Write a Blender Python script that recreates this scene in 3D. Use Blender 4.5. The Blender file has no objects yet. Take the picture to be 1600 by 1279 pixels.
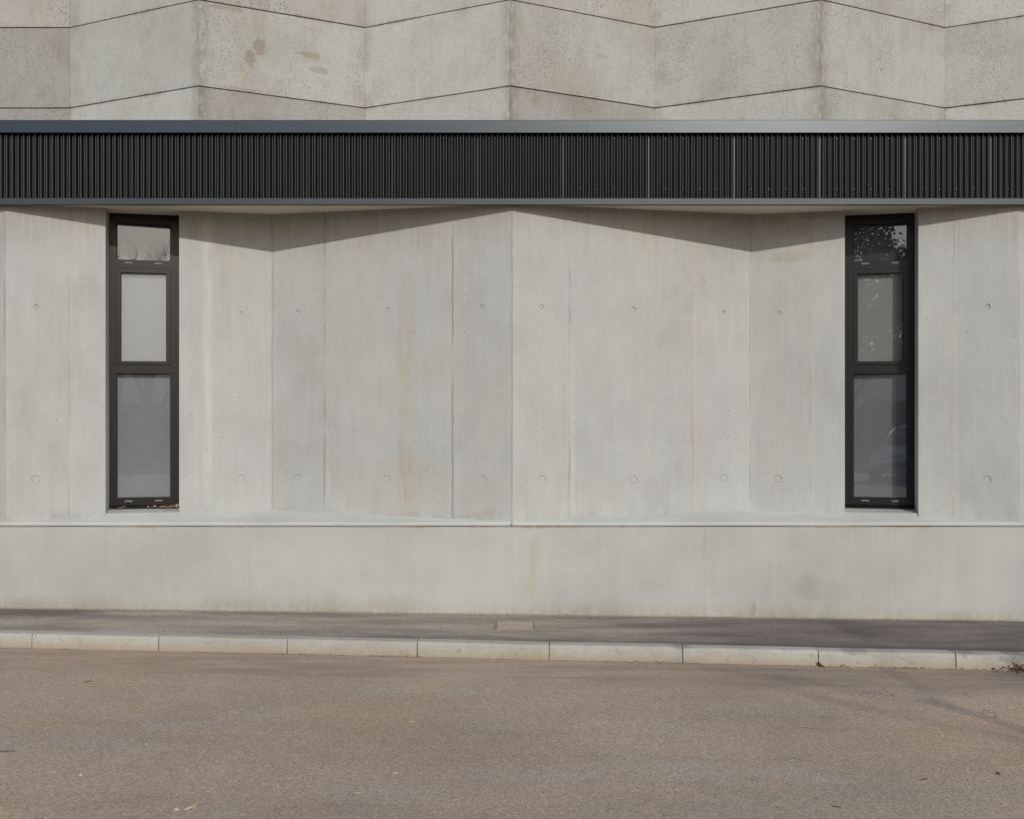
import bpy, bmesh, math, random
from mathutils import Vector, Matrix, noise as mnoise

random.seed(7)
S = bpy.context.scene
COL = S.collection
R = math.radians

# ------------------------------------------------------------------ helpers
def tag(o, label=None, cat=None, group=None, kind=None):
    if label: o['label'] = label
    if cat: o['category'] = cat
    if group: o['group'] = group
    if kind: o['kind'] = kind
    return o

def empty(name, loc):
    o = bpy.data.objects.new(name, None)
    o.location = loc
    o.empty_display_size = .2
    COL.objects.link(o)
    return o

def mesh_obj(name, verts, faces, mats, parent=None, base=(0, 0, 0), smooth=False, fm=None):
    """verts are given in the same space as base; the mesh is stored relative to base"""
    b = Vector(base)
    me = bpy.data.meshes.new(name)
    me.from_pydata([tuple(Vector(v) - b) for v in verts], [], faces)
    mats = mats if isinstance(mats, (list, tuple)) else [mats]
    for m in mats: me.materials.append(m)
    bm = bmesh.new(); bm.from_mesh(me)
    bmesh.ops.recalc_face_normals(bm, faces=bm.faces)
    bm.to_mesh(me); bm.free()
    if fm:
        for i, k in enumerate(fm): me.polygons[i].material_index = k
    if smooth:
        for p in me.polygons: p.use_smooth = True
    o = bpy.data.objects.new(name, me)
    COL.objects.link(o)
    if parent is not None: o.parent = parent
    else: o.location = b
    return o

class MB:
    """collects shapes into one mesh"""
    def __init__(self): self.v = []; self.f = []; self.m = []
    def add(self, v, f, m=0):
        n = len(self.v); self.v += [Vector(p) for p in v]
        self.f += [tuple(i + n for i in q) for q in f]; self.m += [m] * len(f)
    def box(self, a, b, fr=None, m=0):
        """box between corners a and b, in frame fr (function of local xyz)"""
        x0, y0, z0 = a; x1, y1, z1 = b
        v = [(x0,y0,z0),(x1,y0,z0),(x1,y1,z0),(x0,y1,z0),(x0,y0,z1),(x1,y0,z1),(x1,y1,z1),(x0,y1,z1)]
        if fr: v = [fr(*p) for p in v]
        self.add(v, [(0,3,2,1),(4,5,6,7),(0,1,5,4),(1,2,6,5),(2,3,7,6),(3,0,4,7)], m)
    def prism(self, poly, z0, z1, m=0, ztop=None):
        n = len(poly)
        v = [(p[0], p[1], z0) for p in poly] + [(p[0], p[1], z1) for p in poly]
        f = [(i, (i+1) % n, n+(i+1) % n, n+i) for i in range(n)]
        f += [tuple(range(n))[::-1], tuple(range(n, 2*n))]
        self.add(v, f, m)
    def frame(self, o, i, y0, y1, fr, m=0):
        """rectangular ring: outer (u0,z0,u1,z1), inner the same, between depths y0 (face) and y1"""
        def c(r): return [(r[0], r[1]), (r[2], r[1]), (r[2], r[3]), (r[0], r[3])]
        O, I = c(o), c(i)
        v = [(u,y0,z) for u,z in O] + [(u,y0,z) for u,z in I] + [(u,y1,z) for u,z in O] + [(u,y1,z) for u,z in I]
        f = []
        for k in range(4):
            q = (k+1) % 4
            f += [(k,q,4+q,4+k), (8+k,12+k,12+q,8+q), (k,8+k,8+q,q), (4+k,4+q,12+q,12+k)]
        self.add([fr(*p) for p in v], f, m)
    def tube(self, pts, rad, n=6, m=0, cap=True):
        pts = [Vector(p) for p in pts]; b = len(self.v); ref = None
        for k, p in enumerate(pts):
            d = (pts[min(k+1, len(pts)-1)] - pts[max(k-1, 0)]).normalized()
            s = d.cross(Vector((0.31, .2, .93)) if abs(d.z) < .9 else Vector((1, .1, 0))).normalized()
            t = d.cross(s)
            for j in range(n):
                a = 2*math.pi*j/n
                self.v.append(p + (s*math.cos(a) + t*math.sin(a))*rad[k])
        for k in range(len(pts)-1):
            for j in range(n):
                q = (j+1) % n
                self.f.append((b+k*n+j, b+k*n+q, b+(k+1)*n+q, b+(k+1)*n+j)); self.m.append(m)
        if cap:
            self.f.append(tuple(b+j for j in range(n))[::-1]); self.m.append(m)
            self.f.append(tuple(b+(len(pts)-1)*n+j for j in range(n))); self.m.append(m)
    def build(self, name, mats, parent=None, base=(0,0,0), smooth=False):
        return mesh_obj(name, self.v, self.f, mats, parent, base, smooth, self.m)

# ------------------------------------------------------------------ node helper
class G:
    def __init__(self, name):
        self.mat = bpy.data.materials.new(name); self.mat.use_nodes = True
        self.t = self.mat.node_tree; self.t.nodes.clear()
        self.out = self.t.nodes.new('ShaderNodeOutputMaterial')
        self._xyz = None
    def n(self, kind): return self.t.nodes.new(kind)
    def set(self, sock, v):
        if isinstance(v, bpy.types.NodeSocket): self.t.links.new(v, sock)
        elif v is not None:
            if hasattr(sock.default_value, '__len__') and not hasattr(v, '__len__'): v = (v,)*3
            if hasattr(v, '__len__') and len(v) == 3 and len(sock.default_value) == 4: v = (*v, 1)
            sock.default_value = v
    def m(self, op, a, b=None, c=None, clamp=False):
        k = self.n('ShaderNodeMath'); k.operation = op; k.use_clamp = clamp
        self.set(k.inputs[0], a)
        if b is not None: self.set(k.inputs[1], b)
        if c is not None: self.set(k.inputs[2], c)
        return k.outputs[0]
    def add(self, a, b): return self.m('ADD', a, b)
    def sub(self, a, b): return self.m('SUBTRACT', a, b)
    def mul(self, a, b): return self.m('MULTIPLY', a, b)
    def pos(self, obj=False):
        if obj: return self.n('ShaderNodeTexCoord').outputs['Object']
        if not self._xyz:
            self._p = self.n('ShaderNodeNewGeometry').outputs['Position']
            s = self.n('ShaderNodeSeparateXYZ'); self.set(s.inputs[0], self._p)
            self._xyz = s.outputs
        return self._p
    @property
    def X(self): self.pos(); return self._xyz[0]
    @property
    def Y(self): self.pos(); return self._xyz[1]
    @property
    def Z(self): self.pos(); return self._xyz[2]
    def scaled(self, s, v=None, off=(0,0,0), rot=(0,0,0)):
        k = self.n('ShaderNodeMapping'); self.set(k.inputs[0], v or self.pos())
        k.inputs['Scale'].default_value = s; k.inputs['Location'].default_value = off
        k.inputs['Rotation'].default_value = rot
        return k.outputs[0]
    def noise(self, scale, detail=4, rough=.55, v=None, dist=0):
        k = self.n('ShaderNodeTexNoise'); self.set(k.inputs['Vector'], v or self.pos())
        k.inputs['Scale'].default_value = scale; k.inputs['Detail'].default_value = detail
        k.inputs['Roughness'].default_value = rough; k.inputs['Distortion'].default_value = dist
        return k.outputs[0]
    def voro(self, scale, v=None, feature='F1', out='Distance'):
        k = self.n('ShaderNodeTexVoronoi'); k.feature = feature
        self.set(k.inputs['Vector'], v or self.pos()); k.inputs['Scale'].default_value = scale
        return k.outputs[out]
    def rng(self, v, a, b, c=0, d=1, smooth=True):
        k = self.n('ShaderNodeMapRange'); k.interpolation_type = 'SMOOTHSTEP' if smooth else 'LINEAR'
        self.set(k.inputs[0], v)
        for i, q in enumerate((a, b, c, d)): self.set(k.inputs[i+1], q)
        return k.outputs[0]
    def mix(self, fac, a, b, blend='MIX'):
        k = self.n('ShaderNodeMix'); k.data_type = 'RGBA'; k.blend_type = blend
        self.set(k.inputs[0], fac); self.set(k.inputs[6], a); self.set(k.inputs[7], b)
        return k.outputs[2]
    def ramp(self, fac, stops, interp='LINEAR'):
        k = self.n('ShaderNodeValToRGB'); self.set(k.inputs[0], fac)
        e = k.color_ramp.elements; k.color_ramp.interpolation = interp
        while len(e) < len(stops): e.new(.5)
        for i, (p, c) in enumerate(stops):
            e[i].position = p; e[i].color = (c, c, c, 1) if not hasattr(c, '__len__') else (*c, 1)
        return k.outputs[0]
    def band(self, coord, c, w, soft=.5):
        """1 inside |coord-c|<w, fading out over soft*w"""
        d = self.m('ABSOLUTE', self.sub(coord, c))
        return self.rng(d, w*(1-soft), w*(1+soft), 1, 0)
    def spot(self, cx, cz, rx, rz, wob=.35, scale=14, hard=.15, ax=None):
        """blob round (cx, cz) in X/Z (or X/Y) with a ragged edge"""
        v = self.Z if ax is None else ax
        a = self.m('DIVIDE', self.sub(self.X, cx), rx); b = self.m('DIVIDE', self.sub(v, cz), rz)
        d = self.m('SQRT', self.add(self.mul(a, a), self.mul(b, b)))
        d = self.add(d, self.mul(self.sub(self.noise(scale, 3), .5), wob*4))
        return self.rng(d, 1-hard, 1+hard, 1, 0)
    def bump(self, h, strength, dist=.01, normal=None):
        k = self.n('ShaderNodeBump'); self.set(k.inputs['Height'], h)
        k.inputs['Strength'].default_value = strength; k.inputs['Distance'].default_value = dist
        if normal: self.set(k.inputs['Normal'], normal)
        return k.outputs[0]
    def pbr(self, color, rough=.8, metal=0, spec=.3, normal=None, **kw):
        k = self.n('ShaderNodeBsdfPrincipled')
        self.set(k.inputs['Base Color'], color); self.set(k.inputs['Roughness'], rough)
        self.set(k.inputs['Metallic'], metal); self.set(k.inputs['Specular IOR Level'], spec)
        if normal: self.set(k.inputs['Normal'], normal)
        for a, b in kw.items(): self.set(k.inputs[a.replace('_', ' ')], b)
        return k.outputs[0]
    def done(self, sh):
        self.t.links.new(sh, self.out.inputs[0]); return self.mat

def simple(name, color, rough=.7, metal=0, spec=.3, var=.12, scale=20, bump=0):
    g = G(name); p = g.pos(obj=True)
    nz = g.noise(scale, 4, .6, v=p)
    c = g.mix(g.rng(nz, .3, .7), tuple(x*(1-var) for x in color), tuple(min(1, x*(1+var)) for x in color))
    nrm = g.bump(nz, bump, .01) if bump else None
    return g.done(g.pbr(c, rough, metal, spec, nrm))

# ------------------------------------------------------------------ camera
CAM_Z = 1.85
cam = bpy.data.objects.new('camera', bpy.data.cameras.new('camera'))
COL.objects.link(cam)
cam.location = (0, 0, CAM_Z); cam.rotation_euler = (R(90), 0, 0)
cam.data.lens = 38.475; cam.data.sensor_width = 36; cam.data.sensor_fit = 'HORIZONTAL'
cam.data.clip_end = 2000; cam.data.clip_start = .05
S.camera = cam

# ------------------------------------------------------------------ light
SUN_AZ, SUN_EL = R(16.7), R(27.8)          # to the right of the viewer's back
sdir = Vector((math.sin(SUN_AZ)*math.cos(SUN_EL), -math.cos(SUN_AZ)*math.cos(SUN_EL), math.sin(SUN_EL)))
sl = bpy.data.lights.new('sun', 'SUN'); sl.energy = 2.25; sl.angle = R(.53); sl.color = (1, .955, .89)
so = bpy.data.objects.new('sun', sl); COL.objects.link(so)
so.location = sdir*40; so.rotation_euler = sdir.to_track_quat('Z', 'Y').to_euler()
W = bpy.data.worlds.new('World'); S.world = W; W.use_nodes = True
nt = W.node_tree; nt.nodes.clear()
sky = nt.nodes.new('ShaderNodeTexSky'); sky.sky_type = 'NISHITA'; sky.sun_disc = False
sky.sun_elevation = SUN_EL; sky.sun_rotation = math.pi - SUN_AZ
sky.air_density = 1.0; sky.dust_density = 1.2; sky.ozone_density = 1.0; sky.altitude = 60
bg = nt.nodes.new('ShaderNodeBackground'); bg.inputs[1].default_value = .105
wo = nt.nodes.new('ShaderNodeOutputWorld')
nt.links.new(sky.outputs[0], bg.inputs[0]); nt.links.new(bg.outputs[0], wo.inputs[0])
S.view_settings.view_transform = 'Standard'; S.view_settings.look = 'None'
S.view_settings.exposure = 0.14; S.view_settings.gamma = 1
S.render.engine = 'CYCLES'
S.cycles.max_bounces = 8; S.cycles.transparent_max_bounces = 12
S.cycles.use_denoising = True; S.cycles.sample_clamp_indirect = 2.0

# ------------------------------------------------------------------ levels of the sloping ground
def road_z(x, y=0): return -.030 - .0098*x
def kerb_y(x): return 8.24 - .0559*(x - .28)          # front face of the kerb line
def kerb_top(x): return .083 - .0095*x
def foot_z(x): return .097 - .0125*x                  # pavement where it meets the wall
def pave_z(x, y):
    a = kerb_y(x) + .12
    t = (y - a)/(9.34 - a)
    return (kerb_top(x) - .004)*(1-t) + foot_z(x)*t

# ------------------------------------------------------------------ concrete of the low building
CONC = (.401, .403, .382)
def facade_mat():
    g = G('cast_concrete')
    X, Z = g.X, g.Z
    # one tone per shutter board
    edges = [-6.4,-5.1,-4.36,-3.86,-2.72,-2.175,-1.68,-.80,-.518,0,.501,1.09,1.62,2.16,2.67,3.84,4.36,5.0,6.4]
    tones = [.50,.46,.51,.48,.53,.50,.50,.52,.52,.49,.54,.50,.49,.53,.50,.57,.50,.47,.53,.5]
    st = [(0.0, tones[0])] + [((e+8)/16, tones[i+1]) for i, e in enumerate(edges)]
    xw = g.add(X, g.mul(g.sub(g.noise(3, 2), .5), .02))
    board = g.ramp(g.m('DIVIDE', g.add(xw, 8), 16), st, 'CONSTANT')
    c = g.mix(board, tuple(v*.79 for v in CONC), tuple(v*1.21 for v in CONC))
    # cloudy mottling, vertical drag marks, fine grain
    cl = g.noise(1.1, 5, .6)
    c = g.mix(g.rng(cl, .36, .64), c, g.mix(1, c, (.965,.97,1.0), 'MULTIPLY'))
    c = g.mix(g.rng(cl, .50, .72), c, g.mix(1, c, (.93,.92,.89), 'MULTIPLY'))
    warm = g.noise(.8, 4, .5, v=g.scaled((2.2,2.2,.35), off=(4,2,1)))
    c = g.mix(g.mul(g.rng(warm, .50, .75), .3), c, g.mix(1, c, (1.02,.965,.865), 'MULTIPLY'))
    st1 = g.noise(9, 4, .65, v=g.scaled((3.2,3.2,.16)))
    c = g.mix(g.rng(st1, .30, .72), g.mix(1, c, (.968,.967,.962), 'MULTIPLY'), g.mix(1, c, (1.03,1.03,1.027), 'MULTIPLY'))
    st2 = g.noise(60, 3, .6, v=g.scaled((2.4,2.4,.05)))
    c = g.mix(g.mul(g.rng(st2, .56, .76), .13), c, g.mix(1, c, (.86,.85,.83), 'MULTIPLY'))
    fine = g.noise(110, 3, .7)
    c = g.mix(g.rng(fine, .28, .72), g.mix(1, c, (.92,.92,.915), 'MULTIPLY'), g.mix(1, c, (1.075,1.075,1.08), 'MULTIPLY'))
    mot = g.noise(4.5, 6, .68, v=g.scaled((1,1,.7), off=(2,8,1)))
    c = g.mix(g.rng(mot, .32, .68), g.mix(1, c, (.965,.962,.955), 'MULTIPLY'), g.mix(1, c, (1.03,1.032,1.035), 'MULTIPLY'))
    # pin holes
    vd = g.voro(22); vc = g.n('ShaderNodeTexVoronoi'); vc.inputs['Scale'].default_value = 22; g.set(vc.inputs['Vector'], g.pos())
    sel = g.m('GREATER_THAN', g.n_sep(vc.outputs['Color']), .91)
    pin = g.mul(g.rng(vd, .06, .19, 1, 0), sel)
    c = g.mix(g.mul(pin, .42), c, (.12,.11,.095))
    # stains: rust run, pale laitance runs, brown patches under the eaves
    rag = g.noise(5, 4, .6, v=g.scaled((3,3,.9)))
    def run(x, w, z0, z1, col, k):
        nonlocal c
        f = g.mul(g.band(g.add(X, g.mul(g.sub(rag, .5), w*1.4)), x, w, .9), g.rng(Z, z0, z0+.25))
        f = g.mul(f, g.rng(Z, z1-.1, z1, 1, 0))
        f = g.mul(f, g.rng(g.noise(7, 3, .6, v=g.scaled((3,3,.5))), .30, .62))
        c = g.mix(g.mul(f, k), c, g.mix(1, c, col, 'MULTIPLY'))
    run(-.93, .05, .95, 3.10, (1.02,.90,.72), .62)
    run(-.985, .02, 1.3, 2.75, (.97,.88,.74), .5)
    run(-.90, .22, .80, 1.45, (1.01,.93,.81), .7)
    run(-1.45, .3, .8, 3.5, (1.0,.975,.94), .6)
    run(1.25, .3, 2.2, 3.6, (1.0,.965,.91), .5)
    run(-.7, .12, 2.9, 3.6, (.99,.95,.89), .6)
    run(-2.72, .035, .9, 3.6, (1.2,1.18,1.15), .8)
    run(-2.58, .05, 2.2, 3.6, (.98,.90,.78), .5)
    run(1.66, .055, 1.2, 3.6, (1.04,.95,.84), .7)
    run(1.635, .018, 1.4, 2.85, (1.12,1.11,1.08), .6)
    run(.52, .022, .95, 2.45, (1.12,1.11,1.09), .7)
    run(-1.65, .02, .95, 2.4, (1.1,1.06,1.0), .6)
    run(2.70, .03, 1.2, 3.5, (1.03,.97,.88), .7)
    run(-3.80, .05, 1.0, 3.4, (1.05,1.0,.92), .6)
    run(3.78, .03, .95, 2.8, (1.06,1.03,.98), .6)
    for a in ((2.36,3.555,.09,.05), (2.60,3.47,.085,.055), (2.50,3.22,.16,.05), (2.70,3.60,.12,.045), (1.75,3.60,.13,.045), (-2.86,3.45,.06,.10)):
        c = g.mix(g.mul(g.spot(*a, wob=.34, scale=18), .30), c, g.mix(1, c, (.80,.70,.56), 'MULTIPLY'))
    # grime streaks from the eaves, their brown also painted in to warm the shade
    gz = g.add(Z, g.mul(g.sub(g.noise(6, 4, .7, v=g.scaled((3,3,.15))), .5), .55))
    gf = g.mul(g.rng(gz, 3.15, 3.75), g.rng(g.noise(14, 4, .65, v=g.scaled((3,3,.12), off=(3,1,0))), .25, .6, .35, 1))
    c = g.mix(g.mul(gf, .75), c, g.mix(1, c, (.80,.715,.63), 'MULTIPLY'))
    # shutter joints
    w1 = g.mul(g.sub(g.noise(6, 3, .6), .5), .012)
    xj = g.add(X, w1); hgt = g.mul(fine, .06)
    brk = g.noise(1.6, 3, .6, v=g.scaled((5,5,1)))
    for x, w, k, lo in ((-4.365,.004,.8,.42),(-3.857,.003,.45,.40),(-2.175,.0035,.5,.30),(-1.68,.005,.75,.46),
                    (-.518,.0048,.95,.30),(0,.0035,.8,.34),(.501,.0055,.85,.47),(1.615,.0045,.55,.44),
                    (2.16,.004,.7,.34),(2.668,.003,.4,.46),(3.845,.003,.5,.44),(4.36,.004,.6,.35)):
        f = g.mul(g.band(xj, x, w*1.5, .8), g.rng(brk, lo, lo+.16, .15, 1))
        halo = g.mul(g.band(g.add(X, g.mul(w1, 3)), x + .018, .03, .95), g.rng(rag, .38, .62))
        c = g.mix(g.mul(halo, .5), c, g.mix(1, c, (1.07,1.065,1.05), 'MULTIPLY'))
        c = g.mix(g.mul(f, k*.62), c, (.165,.155,.135))
        hgt = g.sub(hgt, g.mul(f, .5))
    # grime above the ledge
    dirt = g.mul(g.rng(Z, .90, 1.02, 1, 0), g.rng(g.noise(5, 5, .65), .48, .70))
    c = g.mix(g.mul(dirt, .35), c, (.22,.21,.19))
    hgt = g.add(hgt, g.mul(pin, -.6))
    return g.done(g.pbr(c, .85, 0, .25, g.bump(hgt, .35, .006)))

def _nsep(self, v):
    k = self.n('ShaderNodeSeparateColor'); self.set(k.inputs[0], v); return k.outputs[0]
G.n_sep = _nsep

def plinth_mat(name, tint=(1,1,1), streak=1.0):
    g = G(name)
    X, Z = g.X, g.Z
    base = tuple(a*b for a, b in zip(CONC, tint))
    cl = g.noise(.9, 5, .6, v=g.scaled((1,1,1.4), off=(3,0,5)))
    c = g.mix(g.rng(cl, .34, .66), tuple(v*.91 for v in base), tuple(v*1.06 for v in base))
    st1 = g.noise(4, 4, .6, v=g.scaled((3,3,.35)))
    c = g.mix(g.mul(g.rng(st1, .42, .68), .45*streak), c, g.mix(1, c, (.90,.905,.93), 'MULTIPLY'))
    st2 = g.noise(22, 4, .65, v=g.scaled((3,3,.12), off=(7,0,1)))
    c = g.mix(g.mul(g.rng(st2, .45, .7), .3*streak), c, g.mix(1, c, (1.09,1.08,1.06), 'MULTIPLY'))
    rag = g.noise(7, 4, .6, v=g.scaled((3,3,1)))
    fine = g.noise(120, 3, .7)
    c = g.mix(g.rng(fine, .28, .72), g.mix(1, c, (.95,.95,.95), 'MULTIPLY'), g.mix(1, c, (1.05,1.05,1.05), 'MULTIPLY'))
    hgt = g.mul(fine, .06)
    if streak:
        for x, w, z0, z1, k in ((.17,.035,.15,.78,.6),(.20,.02,.2,.8,.5),(.73,.025,.45,.78,.5),(.86,.02,.22,.6,.5),(-.62,.02,.3,.6,.35),
                                (-1.83,.03,.5,.78,.4),(2.06,.012,.02,.24,1.2),(2.05,.012,.55,.75,.6),(-2.6,.02,.1,.5,.3),(3.1,.03,.1,.5,.3)):
            f = g.mul(g.band(g.add(X, g.mul(g.sub(rag, .5), .05)), x, w*1.4, .95), g.mul(g.rng(Z, z0, z0+.15), g.rng(Z, z1-.1, z1, 1, 0)))
            f = g.mul(f, g.rng(rag, .3, .6))
            c = g.mix(g.mul(f, min(1, k)), c, g.mix(1, c, (.99,.91,.77) if k < 1 else (.62,.52,.42), 'MULTIPLY'))
        for a in ((-1.0,.20,.22,.09), (-2.35,.20,.12,.05), (-1.55,.22,.05,.12), (2.6,.33,.2,.1)):
            c = g.mix(g.mul(g.spot(*a, wob=.4, scale=8), .28), c, g.mix(1, c, (.82,.80,.76), 'MULTIPLY'))
        # splash dust at the foot
        fd = g.mul(g.rng(g.add(Z, g.mul(X, .0125)), .10, .24, 1, 0), g.rng(rag, .25, .65))
        c = g.mix(g.mul(fd, .7), c, g.mix(1, c, (.90,.79,.63), 'MULTIPLY'))
        damp = g.mul(g.rng(g.add(g.add(Z, g.mul(X, .0125)), g.mul(g.sub(g.noise(1.7, 6, .7), .5), .55)), .06, .30, 1, 0), g.rng(g.noise(.9, 4, .6), .42, .6))
        c = g.mix(g.mul(damp, .55), c, g.mix(1, c, (.84,.80,.73), 'MULTIPLY'))
        f = g.rng(g.add(g.add(Z, g.mul(X, .0125)), g.mul(g.sub(g.noise(30, 3), .5), .02)), .10, .118, 1, 0)
        c = g.mix(g.mul(f, .6), c, (.2,.165,.125))
        # thin vertical casting lines
        w1 = g.add(X, g.mul(g.sub(g.noise(6, 3), .5), .012))
        for x, k in ((-2.24,.2), (1.64,.25), (.0,.2), (3.27,.22)):
            f = g.mul(g.band(w1, x, .0035, .6), g.rng(rag, .4, .55))
            c = g.mix(g.mul(f, k), c, (.14,.13,.11))
    # rust line along the joint with the ledge
    f = g.mul(g.band(Z, .848, .012, .8), g.rng(g.noise(2.3, 4, .65, v=g.scaled((1,1,0))), .5, .68))
    c = g.mix(g.mul(f, .7), c, (.33,.24,.13))
    return g.done(g.pbr(c, .86, 0, .25, g.bump(hgt, .3, .006)))

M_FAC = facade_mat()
M_PLINTH = plinth_mat('plinth_concrete', (1.01,1.005,.99))
M_LEDGE = plinth_mat('ledge_concrete', (.95,.955,.945), 0)
M_LEDGETOP = plinth_mat('sun_boosted_ledge_concrete', (1.40,1.40,1.37), 0)  # colour raised on the up-facing slope to make up for its weaker sun
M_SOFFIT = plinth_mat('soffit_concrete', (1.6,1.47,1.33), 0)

def metal(name, col, rough, spec, metalness=0, dust=.0, grain=60, tint=(.86,.95,1.0)):
    g = G(name); p = g.pos()
    nz = g.noise(grain, 4, .6)
    big = g.noise(1.5, 4, .6, v=g.scaled((1,1,4)))
    c = g.mix(g.rng(big, .3, .7), tuple(v*.9 for v in col), tuple(v*1.1 for v in col))
    if dust:
        d = g.noise(3, 5, .65, v=g.scaled((4,4,.7)))
        c = g.mix(g.mul(g.rng(d, .4, .75), dust), c, (.20,.175,.15))
    r = g.rng(nz, .25, .75, rough*.97, rough*1.03)
    return g.done(g.pbr(c, r, metalness, spec, g.bump(big, .04, .01), Specular_Tint=tint))

M_CAP = metal('coated_cap_metal', (.012,.015,.021), .30, 1.0)
M_TRIM = metal('coated_trim_metal', (.045,.046,.052), .42, .5)
M_CORR = metal('black_corrugated_metal', (.0018,.0018,.0019), .19, .80, tint=(1,.965,.94))
M_LAP = metal('corrugated_lap_metal', (.012,.012,.013), .28, .6)
M_SCREW = simple('screw_steel', (.10,.10,.10), .35, .7)
M_DARK = simple('joint_shadow_black', (.012,.011,.010), .9)
M_FRAME = metal('anthracite_window_frame', (.004,.004,.0047), .35, .44, 0, .0, tint=(1,.96,.96))
M_GASKET = simple('black_rubber', (.008,.008,.009), .6)
M_CAPLET = simple('grey_plastic', (.16,.155,.15), .4)

def glass_mat(name, refl, haze, tint=(.93,.94,.95), rough=0.0, dust=(.42,.40,.38), fleck=1.0):
    g = G(name)
    tr = g.n('ShaderNodeBsdfTransparent'); g.set(tr.inputs[0], tint)
    gl = g.n('ShaderNodeBsdfGlossy'); gl.inputs['Roughness'].default_value = rough
    wav = g.noise(1.7, 2, .5)
    g.set(gl.inputs['Normal'], g.bump(wav, .02, .02))
    fr = g.n('ShaderNodeFresnel'); fr.inputs[0].default_value = 1.5
    fac = g.add(fr.outputs[0], refl)
    a = g.n('ShaderNodeMixShader'); g.set(a.inputs[0], fac)
    g.t.links.new(tr.outputs[0], a.inputs[1]); g.t.links.new(gl.outputs[0], a.inputs[2])
    # a film of dust scatters a little light
    df = g.pbr(dust, .45, 0, .5)
    b = g.n('ShaderNodeMixShader')
    sp = g.noise(70, 4, .7)
    g.set(b.inputs[0], g.rng(sp, .3, .8, haze*(1-.3*fleck), haze*(1+.5*fleck)))
    g.t.links.new(a.outputs[0], b.inputs[1]); g.t.links.new(df, b.inputs[2])
    return g.done(b.outputs[0])
M_GLASS = glass_mat('window_glass', .125, .06, rough=.008, fleck=.25)
M_GLASS_OBSCURE = glass_mat('satin_window_glass', .05, .35, rough=.25, dust=(.43,.435,.415), fleck=.08)
M_BLIND = simple('grey_roller_blind', (.145,.15,.162), .9, var=.03)
M_BLIND_MID = simple('light_grey_roller_blind', (.235,.245,.27), .9, var=.03)
M_BLIND_SOFT = simple('soft_grey_roller_blind', (.31,.315,.30), .9, var=.03)
M_BLIND_PALE = simple('pale_roller_blind', (.355,.38,.385), .9, var=.03)
M_ROOM = simple('dim_interior', (.05,.05,.055), .9)

# ------------------------------------------------------------------ low building
BR = empty('concrete_building', (0, 9.34, 0))
tag(BR, 'low pale concrete building with folded wall, two slit windows and black corrugated fascia', 'building')
BB = BR.location
def bpart(mb, name, mats, parent=None, smooth=False):
    return mb.build(name, mats, parent or BR, BB, smooth)

RIDGE_Y, VAL_Y, HALF = 9.41, 9.92, 2.175
SLOPE = (VAL_Y - RIDGE_Y)/HALF
def wall_y(x):
    k = abs((x + HALF*20) % (2*HALF) - 0)
    k = min(k, 2*HALF - k) if True else k
    # ridges stand at multiples of 4.35
    return RIDGE_Y + SLOPE*k
def wall_y(x):
    k = x % (2*HALF)
    return RIDGE_Y + SLOPE*min(k, 2*HALF - k)
LW, RW, TOPZ = -8.75, 8.75, 3.617

mb = MB(); mb.prism([(LW,9.34),(RW,9.34),(RW,9.72),(LW,9.72)], -.35, .8495)
bpart(mb, 'plinth', M_PLINTH)
mb = MB(); mb.box((LW,9.358,.846), (RW,9.9,.862)); bpart(mb, 'ledge_joint', simple('joint_mortar', (.085,.07,.052), .95))

def ledge(x0, x1):
    n = max(2, int((x1-x0)/.12)); v = []; f = []
    prof = [(9.337,.857),(9.3375,.863),(9.345,.874),(9.362,.883),(9.41,.889),(10.35,.985),(10.35,.857)]
    for i in range(n+1):
        x = x0 + (x1-x0)*i/n
        for j, (y, z) in enumerate(prof):
            w = (mnoise.noise((x*1.7, y*2, 3)))*.0025 if j in (0,1,2,3) else 0
            v.append((x, y+w*.5, z+w))
    k = len(prof)
    for i in range(n):
        for j in range(k):
            f.append((i*k+j, i*k+(j+1) % k, (i+1)*k+(j+1) % k, (i+1)*k+j))
    f += [tuple(range(k)), tuple(range(n*k, n*k+k))]
    m = MB(); m.add(v, f)
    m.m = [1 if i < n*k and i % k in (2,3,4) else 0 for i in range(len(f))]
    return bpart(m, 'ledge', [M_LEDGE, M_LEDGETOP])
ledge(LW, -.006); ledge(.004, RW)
mb = MB()
mb.tube([(-.012,9.345,.868),(.0,9.340,.874),(.012,9.345,.878)], [.008,.013,.006], 7)
mb.tube([(0,9.349,.879),(.002,9.40,.889)], [.010,.006], 6)
bpart(mb, 'mortar_pat', M_LEDGE, smooth=True)

# --- facade walls: plan polygons between the windows, with real tie holes
WIN_U0, WIN_U1 = 3.563, 2.961          # outer / inner arris of each window opening (|x|)
def plan(xa, xb, jamb_a, jamb_b):
    pts = []
    c = .006
    brk = [xa] + [k*HALF for k in range(-4, 5) if xa < k*HALF < xb] + [xb]
    for x in brk:
        ridge = abs(round(x/HALF)*HALF - x) < 1e-6 and round(x/HALF) % 2 == 0
        if ridge: pts += [(x-c, wall_y(x-c)), (x+c, wall_y(x+c))]
        else: pts.append((x, wall_y(x)))
    def deep(x):           # jamb runs square to the facet
        s = SLOPE if wall_y(x+.01) > wall_y(x) else -SLOPE
        L = math.hypot(1, s); return (x - s/L*.45, wall_y(x) + .45/L)
    end_b = [deep(xb)] if jamb_b else []
    end_a = [deep(xa)] if jamb_a else []
    ya = [(xb, 10.5)] if not jamb_b else [(end_b[0][0], 10.5)]
    yb = [(xa, 10.5)] if not jamb_a else [(end_a[0][0], 10.5)]
    return pts + end_b + ya + yb + end_a
HOLES = []
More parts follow.
